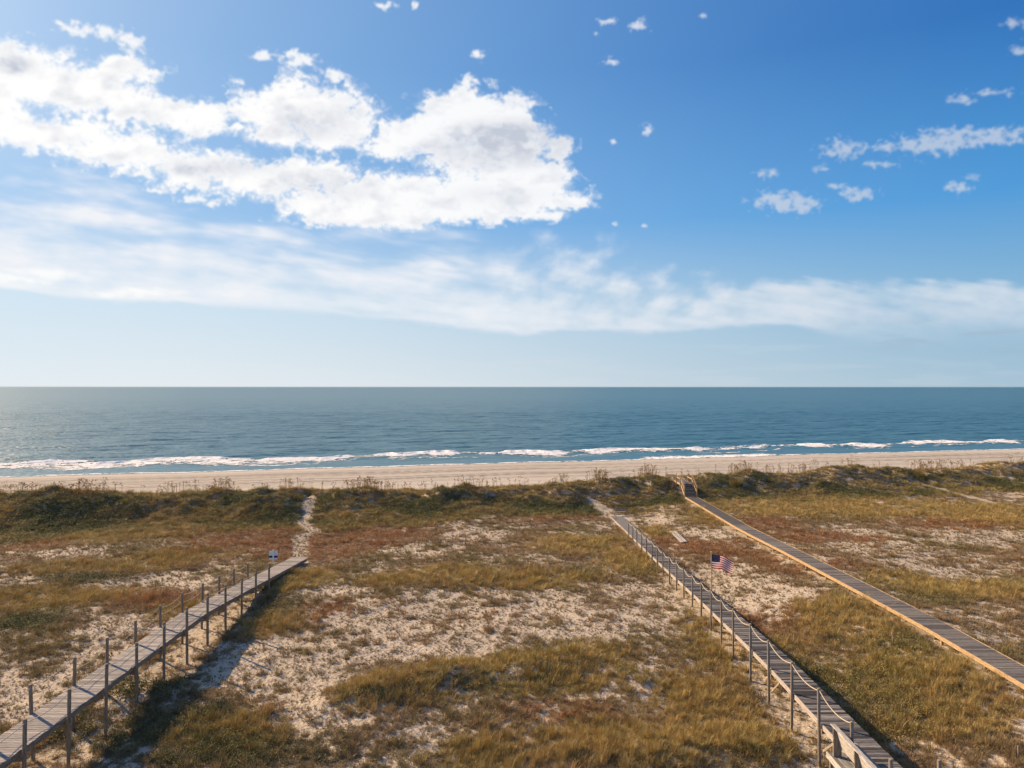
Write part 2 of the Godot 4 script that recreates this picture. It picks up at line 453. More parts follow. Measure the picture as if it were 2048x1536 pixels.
# ------------------------------------------------------------------ materials
func grain_image(sd: int, dark: float) -> ImageTexture:
	var n := noise(FastNoiseLite.TYPE_SIMPLEX, 1.0, sd, 3)
	var im := Image.create(256, 256, false, Image.FORMAT_RGB8)
	for j in 256:
		for i in 256:
			var v := n.get_noise_2d(i * 0.008, j * 0.22) * 0.6 + n.get_noise_2d(i * 0.05 + 9.0, j * 0.7) * 0.35 + n.get_noise_2d(i * 0.01, j * 0.02 + 40.0) * 0.4
			var k := clampf(0.86 + v * dark, 0.3, 1.0)
			im.set_pixel(i, j, Color(k, k * 0.99, k * 0.97))
	return ImageTexture.create_from_image(im)

func wood(lin: Color, tex: Texture2D, rough := 0.85) -> StandardMaterial3D:
	var m := StandardMaterial3D.new()
	m.albedo_color = lin.linear_to_srgb()
	m.albedo_texture = tex
	m.uv1_scale = Vector3(0.7, 3.0, 1)
	m.roughness = rough
	m.metallic_specular = 0.3
	return m

func plain(lin: Color, rough := 0.8, spec := 0.4) -> StandardMaterial3D:
	var m := StandardMaterial3D.new()
	m.albedo_color = lin.linear_to_srgb()
	m.roughness = rough
	m.metallic_specular = spec
	return m

func leaf_mat(back: Color) -> StandardMaterial3D:
	var m := StandardMaterial3D.new()
	m.vertex_color_use_as_albedo = true
	m.roughness = 0.75
	m.metallic_specular = 0.25
	m.cull_mode = BaseMaterial3D.CULL_DISABLED
	m.backlight_enabled = true
	m.backlight = back
	return m

func noise_tex(sz: int, freq: float, sd: int, lo: float, hi: float, oct := 4, normal := false, bump := 4.0) -> NoiseTexture2D:
	var t := NoiseTexture2D.new()
	t.width = sz
	t.height = sz
	t.seamless = true
	t.noise = noise(FastNoiseLite.TYPE_SIMPLEX, freq, sd, oct)
	if normal:
		t.as_normal_map = true
		t.bump_strength = bump
	else:
		var g := Gradient.new()
		g.set_color(0, Color(lo, lo, lo))
		g.set_color(1, Color(hi, hi, hi))
		t.color_ramp = g
	return t

func make_materials() -> void:
	var g1 := grain_image(3, 0.45)
	var g2 := grain_image(8, 0.55)
	M.grey = []
	for c in [Color(0.38, 0.35, 0.33), Color(0.47, 0.43, 0.40), Color(0.28, 0.26, 0.245), Color(0.53, 0.48, 0.43), Color(0.35, 0.33, 0.32)]:
		M.grey.append(wood(c, g1))
	M.dark = []
	for c in [Color(0.085, 0.082, 0.087), Color(0.11, 0.105, 0.11), Color(0.06, 0.058, 0.062), Color(0.16, 0.15, 0.15)]:
		M.dark.append(wood(c, g2))
	M.midgrey = []
	for c in [Color(0.19, 0.175, 0.165), Color(0.24, 0.222, 0.205), Color(0.14, 0.132, 0.128), Color(0.29, 0.265, 0.24)]:
		M.midgrey.append(wood(c, g2))
	M.light = []
	for c in [Color(0.33, 0.31, 0.30), Color(0.28, 0.27, 0.265), Color(0.38, 0.355, 0.33), Color(0.24, 0.23, 0.23)]:
		M.light.append(wood(c, g1))
	M.gold = wood(Color(0.60, 0.42, 0.245), g1)
	M.fascia = wood(Color(0.56, 0.50, 0.465), g2)
	M.post = wood(Color(0.34, 0.275, 0.21), g2)
	M.post_grey = wood(Color(0.36, 0.31, 0.26), g2)
	M.beam = M.post
	M.bench = wood(Color(0.46, 0.38, 0.30), g1)
	M.bleached = wood(Color(0.62, 0.58, 0.54), g1)
	M.rope = plain(Color(0.52, 0.44, 0.33), 0.95, 0.2)
	M.white = plain(Color(0.74, 0.75, 0.76), 0.5)
	M.navy = plain(Color(0.02, 0.025, 0.08), 0.5)
	M.pink = plain(Color(0.7, 0.16, 0.2), 0.7)
	M.brass = plain(Color(0.62, 0.44, 0.10), 0.35, 0.6)
	M.pole = plain(Color(0.50, 0.42, 0.30), 0.6)
	M.leaf = leaf_mat(Color(0.55, 0.5, 0.3))
	M.shrub = leaf_mat(Color(0.35, 0.4, 0.2))
	var s := StandardMaterial3D.new()
	s.vertex_color_use_as_albedo = true
	s.albedo_texture = noise_tex(512, 0.03, 5, 0.80, 1.0)
	s.roughness = 0.95
	s.metallic_specular = 0.15
	s.normal_enabled = true
	s.normal_texture = noise_tex(512, 0.02, 6, 0, 1, 4, true, 7.0)
	s.normal_scale = 1.0
	s.uv1_scale = Vector3(0.35, 0.35, 1)
	M.sand = s
	var w := StandardMaterial3D.new()
	w.albedo_color = Color(0.046, 0.135, 0.178).linear_to_srgb()
	w.roughness = 0.36
	w.metallic_specular = 0.34
	w.normal_enabled = true
	w.normal_texture = noise_tex(1024, 0.012, 21, 0, 1, 5, true, 10.0)
	w.normal_scale = 1.0
	w.uv1_scale = Vector3(0.03, 0.075, 1)
	w.normal_scale = 0.45
	M.water = w
	M.foam = plain(Color(0.80, 0.80, 0.78), 0.9, 0.2)

# ------------------------------------------------------------------ ground and sea
func make_ground() -> void:
	var rows := []
	var d := 8.0
	while d < 190.0:
		rows.append(d)
		d *= 1.0048 if d > 20.0 else 1.02
	var cols := []
	for i in 641:
		cols.append((i - 320) / 320.0)
	var nc := cols.size() + 6
	var v := PackedVector3Array()
	var uv := PackedVector2Array()
	var col := PackedColorArray()
	var idx := PackedInt32Array()
	v.resize(rows.size() * nc)
	uv.resize(v.size())
	col.resize(v.size())
	for r in rows.size():
		d = rows[r]
		var half := 0.86 * d + 10.0
		for k in nc:
			var x := 0.0
			if k < 3: x = -half - [2500.0, 300.0, 40.0][k]
			elif k >= nc - 3: x = half + [40.0, 300.0, 2500.0][k - nc + 3]
			else: x = cols[k - 3] * half
			var y := ground(x, d)
			var p := r * nc + k
			v[p] = Vector3(x, y, -d)
			uv[p] = Vector2(x, d)
			var t := d - crest(x)
			var c := Color(0.56, 0.47, 0.36)
			if t < 9.0:
				c = c * (1.0 + 0.10 * n_mid.get_noise_2d(x * 0.5 + 20.0, d * 0.5) + 0.06 * n_fine.get_noise_2d(x, d))
			else:
				c = Color(0.61, 0.55, 0.47)
				var s := shore(x) - d
				var nb := n_wisp.get_noise_2d(x * 1.2, s * 26.0)
				var nb2 := n_wisp.get_noise_2d(x * 0.6 + 40.0, s * 70.0)
				var track := smoothstep(4.0, 8.0, s) * smoothstep(34.0, 24.0, s)
				c = c * (1.0 + 0.16 * nb - 0.42 * track * smoothstep(0.05, 0.45, nb2) - 0.10 * track)
			col[p] = Color(c.r, c.g, c.b)
			if r > 0 and k > 0:
				idx.append_array([p - nc - 1, p - 1, p - nc, p - nc, p - 1, p])
	var nrm := grid_normals(v, nc, rows.size())
	var g := part("sand_ground", arrays(v, idx, nrm, uv, col), M.sand, self)
	tag(g, "pale sandy ground of dunes sloping down to the beach", "sand", "", "structure")

func grid_normals(v: PackedVector3Array, nc: int, nr: int) -> PackedVector3Array:
	var n := PackedVector3Array()
	n.resize(v.size())
	for r in nr:
		for k in nc:
			var a := v[r * nc + mini(k + 1, nc - 1)] - v[r * nc + maxi(k - 1, 0)]
			var b := v[mini(r + 1, nr - 1) * nc + k] - v[maxi(r - 1, 0) * nc + k]
			n[r * nc + k] = a.cross(b).normalized()
	return n

func breaker(x: float) -> float:
	return 22.0 + 5.0 * n_low.get_noise_2d(x * 1.1, 500.0) + 2.0 * n_low.get_noise_2d(x * 5.0, 520.0)

func sea_y(x: float, d: float) -> float:
	var s := d - shore(x)
	var fade := 1.0 - smoothstep(350.0, 1400.0, d)
	if fade <= 0.0: return SEA
	var inshore := smoothstep(-2.0, 30.0, s)
	var y := 0.16 * sin(TAU * (s / 17.0) + 3.0 * n_low.get_noise_2d(x * 0.5, d * 0.5)) * inshore
	y += 0.25 * n_mid.get_noise_2d(x * 0.10, s * 0.42) * inshore
	y += 0.09 * n_mid.get_noise_2d(x * 0.5 + 60.0, s * 1.2) * (0.25 + 0.75 * inshore)
	var b := s - breaker(x) - 1.5
	if absf(b) < 6.0:
		y += 0.36 * exp(-b * b / 2.6) * smoothstep(-0.35, 0.25, n_low.get_noise_2d(x * 2.0, 640.0))
	return SEA + y * fade

func make_sea() -> void:
	var rows := []
	var d := 100.0
	while d < 42000.0:
		rows.append(d)
		d *= 1.0026 if d < 420.0 else (1.006 if d < 1500.0 else 1.08)
	var nc := 560
	var v := PackedVector3Array()
	var uv := PackedVector2Array()
	var idx := PackedInt32Array()
	v.resize(rows.size() * nc)
	uv.resize(v.size())
	for r in rows.size():
		d = rows[r]
		for k in nc:
			var a := (float(k) / (nc - 1) - 0.5) * 2.0
			var x := a * (0.9 * d + 20.0)
			if k == 0 or k == nc - 1: x = a * 12.0 * d
			var p := r * nc + k
			v[p] = Vector3(x, sea_y(x, d), -d)
			uv[p] = Vector2(x, d)
			if r > 0 and k > 0:
				idx.append_array([p - nc - 1, p - 1, p - nc, p - nc, p - 1, p])
	var o := part("sea", arrays(v, idx, grid_normals(v, nc, rows.size()), uv), M.water, self)
	tag(o, "calm blue green sea reaching to the horizon", "sea", "", "structure")

func make_foam() -> void:
	var v := PackedVector3Array()
	var idx := PackedInt32Array()
	var dx := 0.28
	var dsn := 0.32
	var fn := noise(FastNoiseLite.TYPE_SIMPLEX, 1.0, 91, 3)
	for i in range(int(-150.0 / dx), int(190.0 / dx)):
		var x := i * dx
		var sh := shore(x)
		var b := breaker(x)
		var strong := smoothstep(-0.45, 0.25, n_low.get_noise_2d(x * 2.0, 640.0))
		var west := smoothstep(-25.0, -60.0, x)
		var mid := smoothstep(24.0, 30.0, x) * smoothstep(62.0, 52.0, x)
		for j in range(-3, int(34.0 / dsn)):
			var s := j * dsn
			var e := s - b
			var dens := 0.0
			if e < 2.4 and e > -13.0:
				dens = (smoothstep(2.4, 0.6, e) * smoothstep(-4.5 - 4.0 * strong, -0.5, e)) * (0.45 + 0.75 * strong)
				dens = maxf(dens, 0.6 * west * smoothstep(-13.0, -7.0, e))
				dens = maxf(dens, 0.36 * strong * smoothstep(-9.0, -3.0, e) * smoothstep(3.0, 0.0, e))
			dens = maxf(dens, 0.62 * smoothstep(0.9, 0.2, absf(e + 9.5 + 2.0 * fn.get_noise_2d(x * 0.03, 8.0))) * smoothstep(-0.2, 0.3, n_low.get_noise_2d(x * 1.6, 700.0)))
			if mid > 0.0 and s < 7.0:
				dens = maxf(dens, 0.8 * mid * smoothstep(7.0, 2.0, s) * smoothstep(-0.6, 0.5, s))
			if s < 1.5:
				dens = maxf(dens, 0.62 * smoothstep(1.4, 0.3, absf(s - 0.2 - 0.7 * fn.get_noise_2d(x * 0.05, 3.0))))
			if dens <= 0.05: continue
			var n := 0.5 + 0.5 * fn.get_noise_2d(x * 0.16, s * 0.62) + 0.45 * fn.get_noise_2d(x * 0.55 + 33.0, s * 1.5)
			if n > dens * 1.05: continue
			var base := v.size()
			for q in [Vector2(0, 0), Vector2(1, 0), Vector2(1, 1), Vector2(0, 1)]:
				var xx: float = x + q.x * dx
				var dd: float = sh + s + q.y * dsn
				v.append(Vector3(xx, maxf(sea_y(xx, dd), ground(xx, dd, false) if s < 2.0 else -9.0) + 0.03 + 0.10 * dens * (0.5 + 0.5 * fn.get_noise_2d(xx * 1.1, dd * 1.1)), -dd))
			idx.append_array([base, base + 2, base + 1, base, base + 3, base + 2])
	var st := SurfaceTool.new()
	st.create_from(arrays(v, idx), 0)
	st.generate_normals()
	var o := part("surf_foam", st.commit(), M.foam, self)
	tag(o, "white broken surf foam in lines along the shore", "foam", "", "stuff")

# ------------------------------------------------------------------ plants
func tuft(sd: int, blades: int, h: float, rad: float, w: float, lean: float, spread_col := 0.25) -> ArrayMesh:
	var r := RandomNumberGenerator.new()
	r.seed = sd
	var v := PackedVector3Array()
	var n := PackedVector3Array()
	var c := PackedColorArray()
	var idx := PackedInt32Array()
	for b in blades:
		var a := r.randf() * TAU
		var q := sqrt(r.randf()) * rad
		var base := Vector3(cos(a) * q, -0.03, sin(a) * q)
		var a2 := a + r.randf_range(-1.0, 1.0)
		var out := Vector3(cos(a2), 0, sin(a2)) * lean * r.randf_range(0.3, 1.3) + Vector3(0.12, 0, 0.05)
		var hh := h * r.randf_range(0.55, 1.15)
		var side := Vector3(-sin(a2 + r.randf_range(-0.8, 0.8)), 0, cos(a2)).normalized() * w * r.randf_range(0.7, 1.3)
		var m := base + out * hh * 0.35 + Vector3.UP * hh * 0.62
		var t := base + out * hh * 1.0 + Vector3.UP * hh * (1.0 - 0.35 * lean * r.randf())
		var k := v.size()
		v.append_array([base - side * 0.5, base + side * 0.5, m - side * 0.4, m + side * 0.4, t])
		var nn := (Vector3.UP * 0.9 + Vector3(cos(a), 0, sin(a)) * 0.7).normalized()
		var tone := 1.0 + r.randf_range(-spread_col, spread_col)
		var warm := r.randf_range(-0.12, 0.12)
		for i in 5:
			n.append(nn)
			c.append(Color(tone * (1.0 + warm), tone, tone * (1.0 - warm)))
		idx.append_array([k, k + 2, k + 1, k + 1, k + 2, k + 3, k + 2, k + 4, k + 3])
	return arrays(v, idx, null, null, c)

func bush(sd: int, leaves: int, rx: float, ry: float, leaf: float) -> ArrayMesh:
	var r := RandomNumberGenerator.new()
	r.seed = sd
	var v := PackedVector3Array()
	var n := PackedVector3Array()
	var c := PackedColorArray()
	var idx := PackedInt32Array()
	for b in leaves:
		var dir := Vector3(r.randfn(), absf(r.randfn()) * 0.9, r.randfn()).normalized()
		var lump := 0.8 + 0.3 * sin(dir.x * 5.0 + sd) * cos(dir.z * 4.3)
		var q := pow(r.randf(), 0.4) * lump
		var p := Vector3(dir.x * rx, dir.y * ry, dir.z * rx) * q
		var u := Vector3(r.randfn(), r.randfn(), r.randfn()).normalized()
		var w := u.cross(Vector3(r.randfn(), 1.0, r.randfn())).normalized()
		var s := leaf * r.randf_range(0.6, 1.4)
		var k := v.size()
		v.append_array([p, p + u * s + w * s * 0.35, p + u * s * 2.0, p + u * s - w * s * 0.35])
		var nn := (dir * 0.7 + Vector3.UP * 0.5 + Vector3(r.randfn(), r.randfn(), r.randfn()) * 0.35).normalized()
		var tone := 1.0 + r.randf_range(-0.35, 0.35)
		for i in 4:
			n.append(nn)
			c.append(Color(tone, tone, tone * 0.9))
		idx.append_array([k, k + 1, k + 2, k, k + 2, k + 3])
	return arrays(v, idx, null, null, c)

func oat(sd: int) -> ArrayMesh:
	var r := RandomNumberGenerator.new()
	r.seed = sd
	var v := PackedVector3Array()
	var n := PackedVector3Array()
	var c := PackedColorArray()
	var idx := PackedInt32Array()
	for s in 3:
		var b := Vector3(r.randf_range(-0.15, 0.15), -0.05, r.randf_range(-0.15, 0.15))
		var lean := Vector3(r.randf_range(0.02, 0.30), 0, r.randf_range(-0.12, 0.12))
		var h := r.randf_range(1.0, 1.5)
		for q in [Vector3(0.009, 0, 0), Vector3(0, 0, 0.009)]:
			var k := v.size()
			v.append_array([b - q, b + q, b + lean * h * 0.5 + Vector3.UP * h - q * 0.6, b + lean * h * 0.5 + Vector3.UP * h + q * 0.6])
			for i in 4:
				n.append(Vector3(-0.5, 0.7, 0.5).normalized())
				c.append(Color(0.8, 0.8, 0.7))
			idx.append_array([k, k + 2, k + 1, k + 1, k + 2, k + 3])
		var top := b + lean * h * 0.5 + Vector3.UP * h
		for i in 9:
			var f := i / 9.0
			var p := top + lean * f * 0.7 + Vector3(0.02, 0.16 * f - 0.22 * f * f, 0) + Vector3(r.randf_range(-0.03, 0.03), -0.04, r.randf_range(-0.03, 0.03))
			var k := v.size()
			var u := Vector3(r.randf_range(-0.03, 0.05), -0.085, r.randf_range(-0.03, 0.03))
			var w := Vector3(0.022, 0, 0.012) if i % 2 == 0 else Vector3(0.012, 0, -0.022)
			v.append_array([p, p + u * 0.5 + w, p + u, p + u * 0.5 - w])
			for z in 4:
				n.append(Vector3(-0.4, 0.8, 0.4).normalized())
				c.append(Color(1.15, 1.0, 0.75))
			idx.append_array([k, k + 1, k + 2, k, k + 2, k + 3])
	return arrays(v, idx, null, null, c)

func litter(sd: int) -> ArrayMesh:               # a low sprig: a few short stems and leaves
	return tuft(sd, 9, 0.13, 0.05, 0.022, 0.9, 0.35)

func thatch(sd: int) -> ArrayMesh:              # fallen stems lying criss-cross
	var r := RandomNumberGenerator.new()
	r.seed = sd
	var v := PackedVector3Array()
	var c := PackedColorArray()
	var idx := PackedInt32Array()
	for b in 18:
		var a := r.randf() * TAU
		var p := Vector3(cos(a), 0, sin(a)) * sqrt(r.randf()) * 0.16 + Vector3.UP * r.randf_range(0.0, 0.035)
		var a2 := r.randf() * TAU
		var u := Vector3(cos(a2), r.randf_range(-0.08, 0.12), sin(a2)) * r.randf_range(0.08, 0.16)
		var w := Vector3(-sin(a2), r.randf_range(-0.3, 0.3), cos(a2)) * r.randf_range(0.010, 0.022)
		var k := v.size()
		v.append_array([p - u - w * 0.5, p - u + w * 0.5, p + u + w * 0.5, p + u - w * 0.5])
		var tone := r.randf_range(0.7, 1.3)
		for i in 4: c.append(Color(tone, tone, tone))
		idx.append_array([k, k + 1, k + 2, k, k + 2, k + 3])
	return arrays(v, idx, null, null, c)

func scatter(called: String, mesh: Mesh, m: Material, buf: PackedFloat32Array, label: String, category: String) -> void:
	if buf.is_empty(): return
	var mm := MultiMesh.new()
	mm.transform_format = MultiMesh.TRANSFORM_3D
	mm.use_colors = true
	mm.mesh = mesh
	mm.instance_count = buf.size() / 16
	mm.buffer = buf
	var o := MultiMeshInstance3D.new()
	o.name = numbered(called)
	o.multimesh = mm
	o.material_override = m
	add_child(o)
	tag(o, label, category, "", "stuff")

func push(buf: PackedFloat32Array, p: Vector3, sx: float, sy: float, turn: float, c: Color) -> void:
	var k := cos(turn) * sx
	var s := sin(turn) * sx
	buf.append_array([k, 0.0, s, p.x, 0.0, sy, 0.0, p.y, -s, 0.0, k, p.z, c.r, c.g, c.b, 1.0])

const GOLD := Color(0.47, 0.35, 0.125)
const OLIVE := Color(0.250, 0.205, 0.095)
const BROWN := Color(0.320, 0.225, 0.135)
const RUST := Color(0.37, 0.185, 0.092)
const GREEN := Color(0.135, 0.140, 0.060)

func make_plants() -> void:
	var names := ["grass", "clump", "twig", "shrub", "oats", "sprig", "thatch"]
	var bufs := {}
	for n in names:
		for k in 3: bufs[n + str(k)] = PackedFloat32Array()
	rng.seed = 4
	var d := 14.0
	while d < 112.0:
		var s := 0.0040 * d if d > 24.0 else 0.10
		var half := 0.80 * d + 7.0
		var x := -half
		while x < half:
			x += s
			var px := x + rng.randf_range(-0.5, 0.5) * s
			var pd := d + rng.randf_range(-0.5, 0.5) * s
			var t := pd - crest(px)
			if t > 13.0: continue
			var ci := cell(px + rng.randf_range(-0.7, 0.7), pd + rng.randf_range(-0.7, 0.7))
			var sd := f_sand[ci]
			var go := f_gold[ci]
			var ru := f_rust[ci]
			var gr := f_green[ci]
			sd *= 1.0 - 0.8 * maxf(go, gr)
			var nn := n_mid.get_noise_2d(px * 0.6 + 20.0, pd * 0.6)
			var n2 := n_mid.get_noise_2d(px * 1.7 + 90.0, pd * 1.7)
			var ridge := smoothstep(-13.5, -9.5, t + 3.0 * n_low.get_noise_2d(px * 3.0, 5.0))
			var n3 := n_fine.get_noise_2d(px * 0.8, pd * 0.8)
			var dens := 0.42 + 0.50 * nn + 0.42 * n2 + 0.45 * n3 - 0.56 * sd + 0.42 * maxf(maxf(go, ru), gr)
			if ridge > 0.0: dens = maxf(dens, ridge * (1.15 + 0.6 * nn) - 0.35 * sd)
			if t > 2.0: dens = lerpf(dens, 0.25 + 0.5 * n2, smoothstep(2.0, 6.0, t)) * smoothstep(13.0, 8.0, t + 3.0 * n2)
			if pd > 50.0:
				var q := path_near(Vector2(px, pd))
				if q < 1.1: dens *= smoothstep(0.45, 1.0, q)
			if pd > 50.0 and (Vector2(px, pd).distance_to(gp(1241, 1027, 13.4)) < 1.3 or Vector2(px, pd).distance_to(gp(547, 1124, 13.25)) < 0.5):
				continue
			# clear of the decks
			if (absf(px + 16.2) < 0.9 and pd < 55.0) or (absf(px - 11.4) < 1.0 and pd < 76.0) or (absf(px - 20.6) < 0.95 and pd < 95.0):
				if rng.randf() < 0.8: continue
			var pick := rng.randf()
			var lod := s / 0.14
			if pick > dens:
				# open sand: small sprigs and dead stems
				if rng.randf() < 0.55 + 0.5 * n2 + 0.4 * n3 and t < 0.0 and pd < 78.0:
					var cc := Color(0.15, 0.12, 0.065).lerp(Color(0.34, 0.24, 0.13), rng.randf())
					var z := rng.randf_range(0.4, 1.15) * clampf(lod, 0.9, 1.6)
					push(bufs["sprig" + str(rng.randi() % 3)], Vector3(px, ground(px, pd), -pd), z, z, rng.randf() * TAU, cc)
				continue
			var y := ground(px, pd)
			var kind := "grass"
			var c := BROWN.lerp(OLIVE, clampf(0.45 + 0.8 * n_low.get_noise_2d(px * 3.0 + 7.0, pd * 3.0), 0.0, 1.0))
			c = c.lerp(GOLD, go * 0.75)
			c = c.lerp(RUST, ru * 0.85 * (1.0 - go * 0.5))
			c = c.lerp(GREEN, gr * 0.75)
			var hgt := 0.72 + 0.35 * nn + 0.30 * n3 + 0.25 * go
			if rng.randf() < 0.30 + 0.3 * ru - 0.25 * go: kind = "twig"
			if n3 > 0.12 and rng.randf() < 0.16 + 0.4 * go: kind = "clump"
			if gr > 0.3 and rng.randf() < 0.5 * gr: kind = "shrub"
			if ridge > 0.4 and t < 6.5:
				var face := smoothstep(-11.5, -8.5, t) * smoothstep(2.5, -1.5, t + 2.0 * n2)
				var green := face * clampf(0.45 + 1.1 * n_low.get_noise_2d(px * 2.5 + 31.0, pd * 3.5), 0.0, 1.0)
				c = OLIVE.lerp(GOLD, clampf(0.45 + 0.6 * n2 + 0.3 * smoothstep(-2.0, 3.0, t), 0.0, 1.0)).lerp(GREEN, green)
				kind = "shrub" if rng.randf() < green * 0.75 else ("clump" if rng.randf() < 0.5 else "grass")
				hgt = 0.85
			if t > -2.5 and rng.randf() < 0.015 + 0.30 * smoothstep(0.08, 0.5, n_low.get_noise_2d(px * 5.0, pd * 2.0 + 11.0)):
				kind = "oats"
				c = Color(0.34, 0.225, 0.115)
			var j := rng.randf_range(0.65, 1.4)
			c = Color(c.r * j * rng.randf_range(0.92, 1.1), c.g * j, c.b * j)
			var wide := clampf(lod, 0.8, 1.7) * rng.randf_range(0.75, 1.3)
			var tall := hgt * rng.randf_range(0.5, 1.45)
			if kind == "shrub":
				wide *= 1.1
				tall = rng.randf_range(0.6, 1.1)
			elif kind == "oats":
				wide = 1.0
				tall = rng.randf_range(0.7, 1.15)
			elif kind == "clump":
				wide *= 0.8
				tall *= 0.85
			push(bufs[kind + str(rng.randi() % 3)], Vector3(px, y, -pd), wide, tall, rng.randf() * TAU, c)
			if rng.randf() < 0.75:
				var tc := Color(0.27, 0.195, 0.115).lerp(Color(0.38, 0.29, 0.17), rng.randf())
				push(bufs["thatch" + str(rng.randi() % 3)], Vector3(px, y, -pd), clampf(lod, 0.8, 1.9), 1.0, rng.randf() * TAU, tc)
		d += s
	for k in 3:
		scatter("dune_grass", tuft(10 + k, 24, 0.27, 0.13, 0.012, 0.8), M.leaf, bufs["grass" + str(k)], ["brownish dune grass spread thinly over the sandy field", "low dry dune grass between the boardwalks and the ridge", "short olive dune grass in loose patches on the sand"][k], "grass")
		scatter("tall_dune_grass", tuft(20 + k, 40, 0.50, 0.16, 0.011, 0.65), M.leaf, bufs["clump" + str(k)], ["tall golden dune grass in dense swaths", "tall yellowing grass waving on the dune hummocks", "golden grass tussocks grouped on the dune field"][k], "grass")
		scatter("dry_scrub", bush(30 + k, 60, 0.20, 0.22, 0.030), M.leaf, bufs["twig" + str(k)], ["russet dry scrub low on the sand", "reddish brown dead scrub near the dune ridge", "withered brown scrub among the dune grass"][k], "scrub")
		scatter("dune_shrub", bush(40 + k, 130, 0.30, 0.38, 0.034), M.shrub, bufs["shrub" + str(k)], ["dark green shrub cover on the dune ridge", "dense leafy green growth along the ridge face", "low dark green leafy ground cover on the dunes"][k], "shrubs")
		scatter("sea_oats", oat(50 + k), M.leaf, bufs["oats" + str(k)], ["thin sea oat stalks standing along the dune crest", "tan seed stalks rising against the beach", "tall feathery seed stalks behind the ridge"][k], "sea oats")
		scatter("dead_thatch", thatch(90 + k), M.leaf, bufs["thatch" + str(k)], ["dead straw lying under the dune grass", "fallen brown stems matted between grass tufts", "old flattened straw covering the sand below plants"][k], "straw")
		scatter("sand_sprigs", litter(60 + k), M.leaf, bufs["sprig" + str(k)], ["small dry sprigs dotting the open sand", "tiny dead stems sprinkled over bare sand", "small weeds speckling the pale sand"][k], "weeds")
	var tot := 0
	for b in bufs: tot += bufs[b].size() / 16
	print("plants ", tot)
	# single bushes that stand out
	for s in [[258, 1400, 1.9, 1.0, "dark green bush growing under the plank walk with two rope rows", GREEN], [1470, 958, 2.0, 1.35, "tall pale grass tussock beside the wooden dune stairs", Color(0.25, 0.2, 0.09)], [1835, 945, 2.4, 1.2, "pale rounded tussock on the ridge near the sloping sand track", Color(0.24, 0.19, 0.08)],
			[1850, 962, 3.0, 1.2, "dark round bush at the head of the sloping sand track", GREEN]]:
		var h := CAM_H if s[1] > 1100 else CAM_H - 2.0
		var g := gp(s[0], s[1], h)
		var o := thing("dune_bush", s[4], "bush", Vector3(g.x, ground(g.x, g.y), -g.y), 0.0, "")
		var mm: ArrayMesh = bush(70 + s[0], 900, s[2] * 0.5, s[3], 0.05) if s[5] == GREEN else tuft(80 + s[0], 420, s[3], s[2] * 0.32, 0.018, 0.5)
		var mat: StandardMaterial3D = (M.shrub if s[5] == GREEN else M.leaf).duplicate()
		mat.albedo_color = s[5].linear_to_srgb()
		part("foliage", mm, mat, o)

# ------------------------------------------------------------------ boardwalks
func deck(o: Node3D, xc: Callable, yd: Callable, d0: float, d1: float, width: float, pitch: float, pw: float, mats: Callable) -> void:
	var mesh := []
	for k in 5: mesh.append(timber(Vector3(width, 0.038, pw), 0.005, k * 0.83))
	var d := d0
	var n := 0
	var rest := SurfaceTool.new()
	rest.begin(Mesh.PRIMITIVE_TRIANGLES)
	var restm: Material = null
	while d < d1:
		var slope: float = (yd.call(d + 0.2) - yd.call(d - 0.2)) / 0.4
		var xf := Transform3D(Basis.from_euler(Vector3(atan(slope) + rng.randfn() * 0.006, rng.randfn() * 0.006, rng.randfn() * 0.003)), Vector3(xc.call(d) + rng.randfn() * 0.008, yd.call(d) - 0.019 + rng.randfn() * 0.002, -d))
		if n < 300:
			part("plank", mesh[rng.randi() % 5], mats.call(d), o, xf)
		else:
			rest.append_from(mesh[rng.randi() % 5], 0, xf)
			restm = mats.call(d + 3.0) if restm == null else restm
		n += 1
		d += pitch
	if n > 300:
		var r := part("far_planks", rest.commit(), restm, o)
		r.set_meta("kind", "stuff")

func rails(o: Node3D, called: String, xs: Callable, yd: Callable, d0: float, d1: float, drop: float, size: Vector2, m: Material, step := 3.6) -> void:
	var d := d0
	while d < d1 - 0.3:
		var e := minf(d + step, d1)
		var a := Vector3(xs.call(d), yd.call(d) - drop, -d)
		var b := Vector3(xs.call(e), yd.call(e) - drop, -e)
		part(called, timber(Vector3(size.x, size.y, a.distance_to(b) - 0.004), 0.006, d), m, o, between(a, b))
		d = e

func sag(a: Vector3, b: Vector3, dip: float) -> Array:
	var p := []
	for i in 11:
		var f := i / 10.0
		p.append(a.lerp(b, f) + Vector3.DOWN * dip * 4.0 * f * (1.0 - f))
	return p

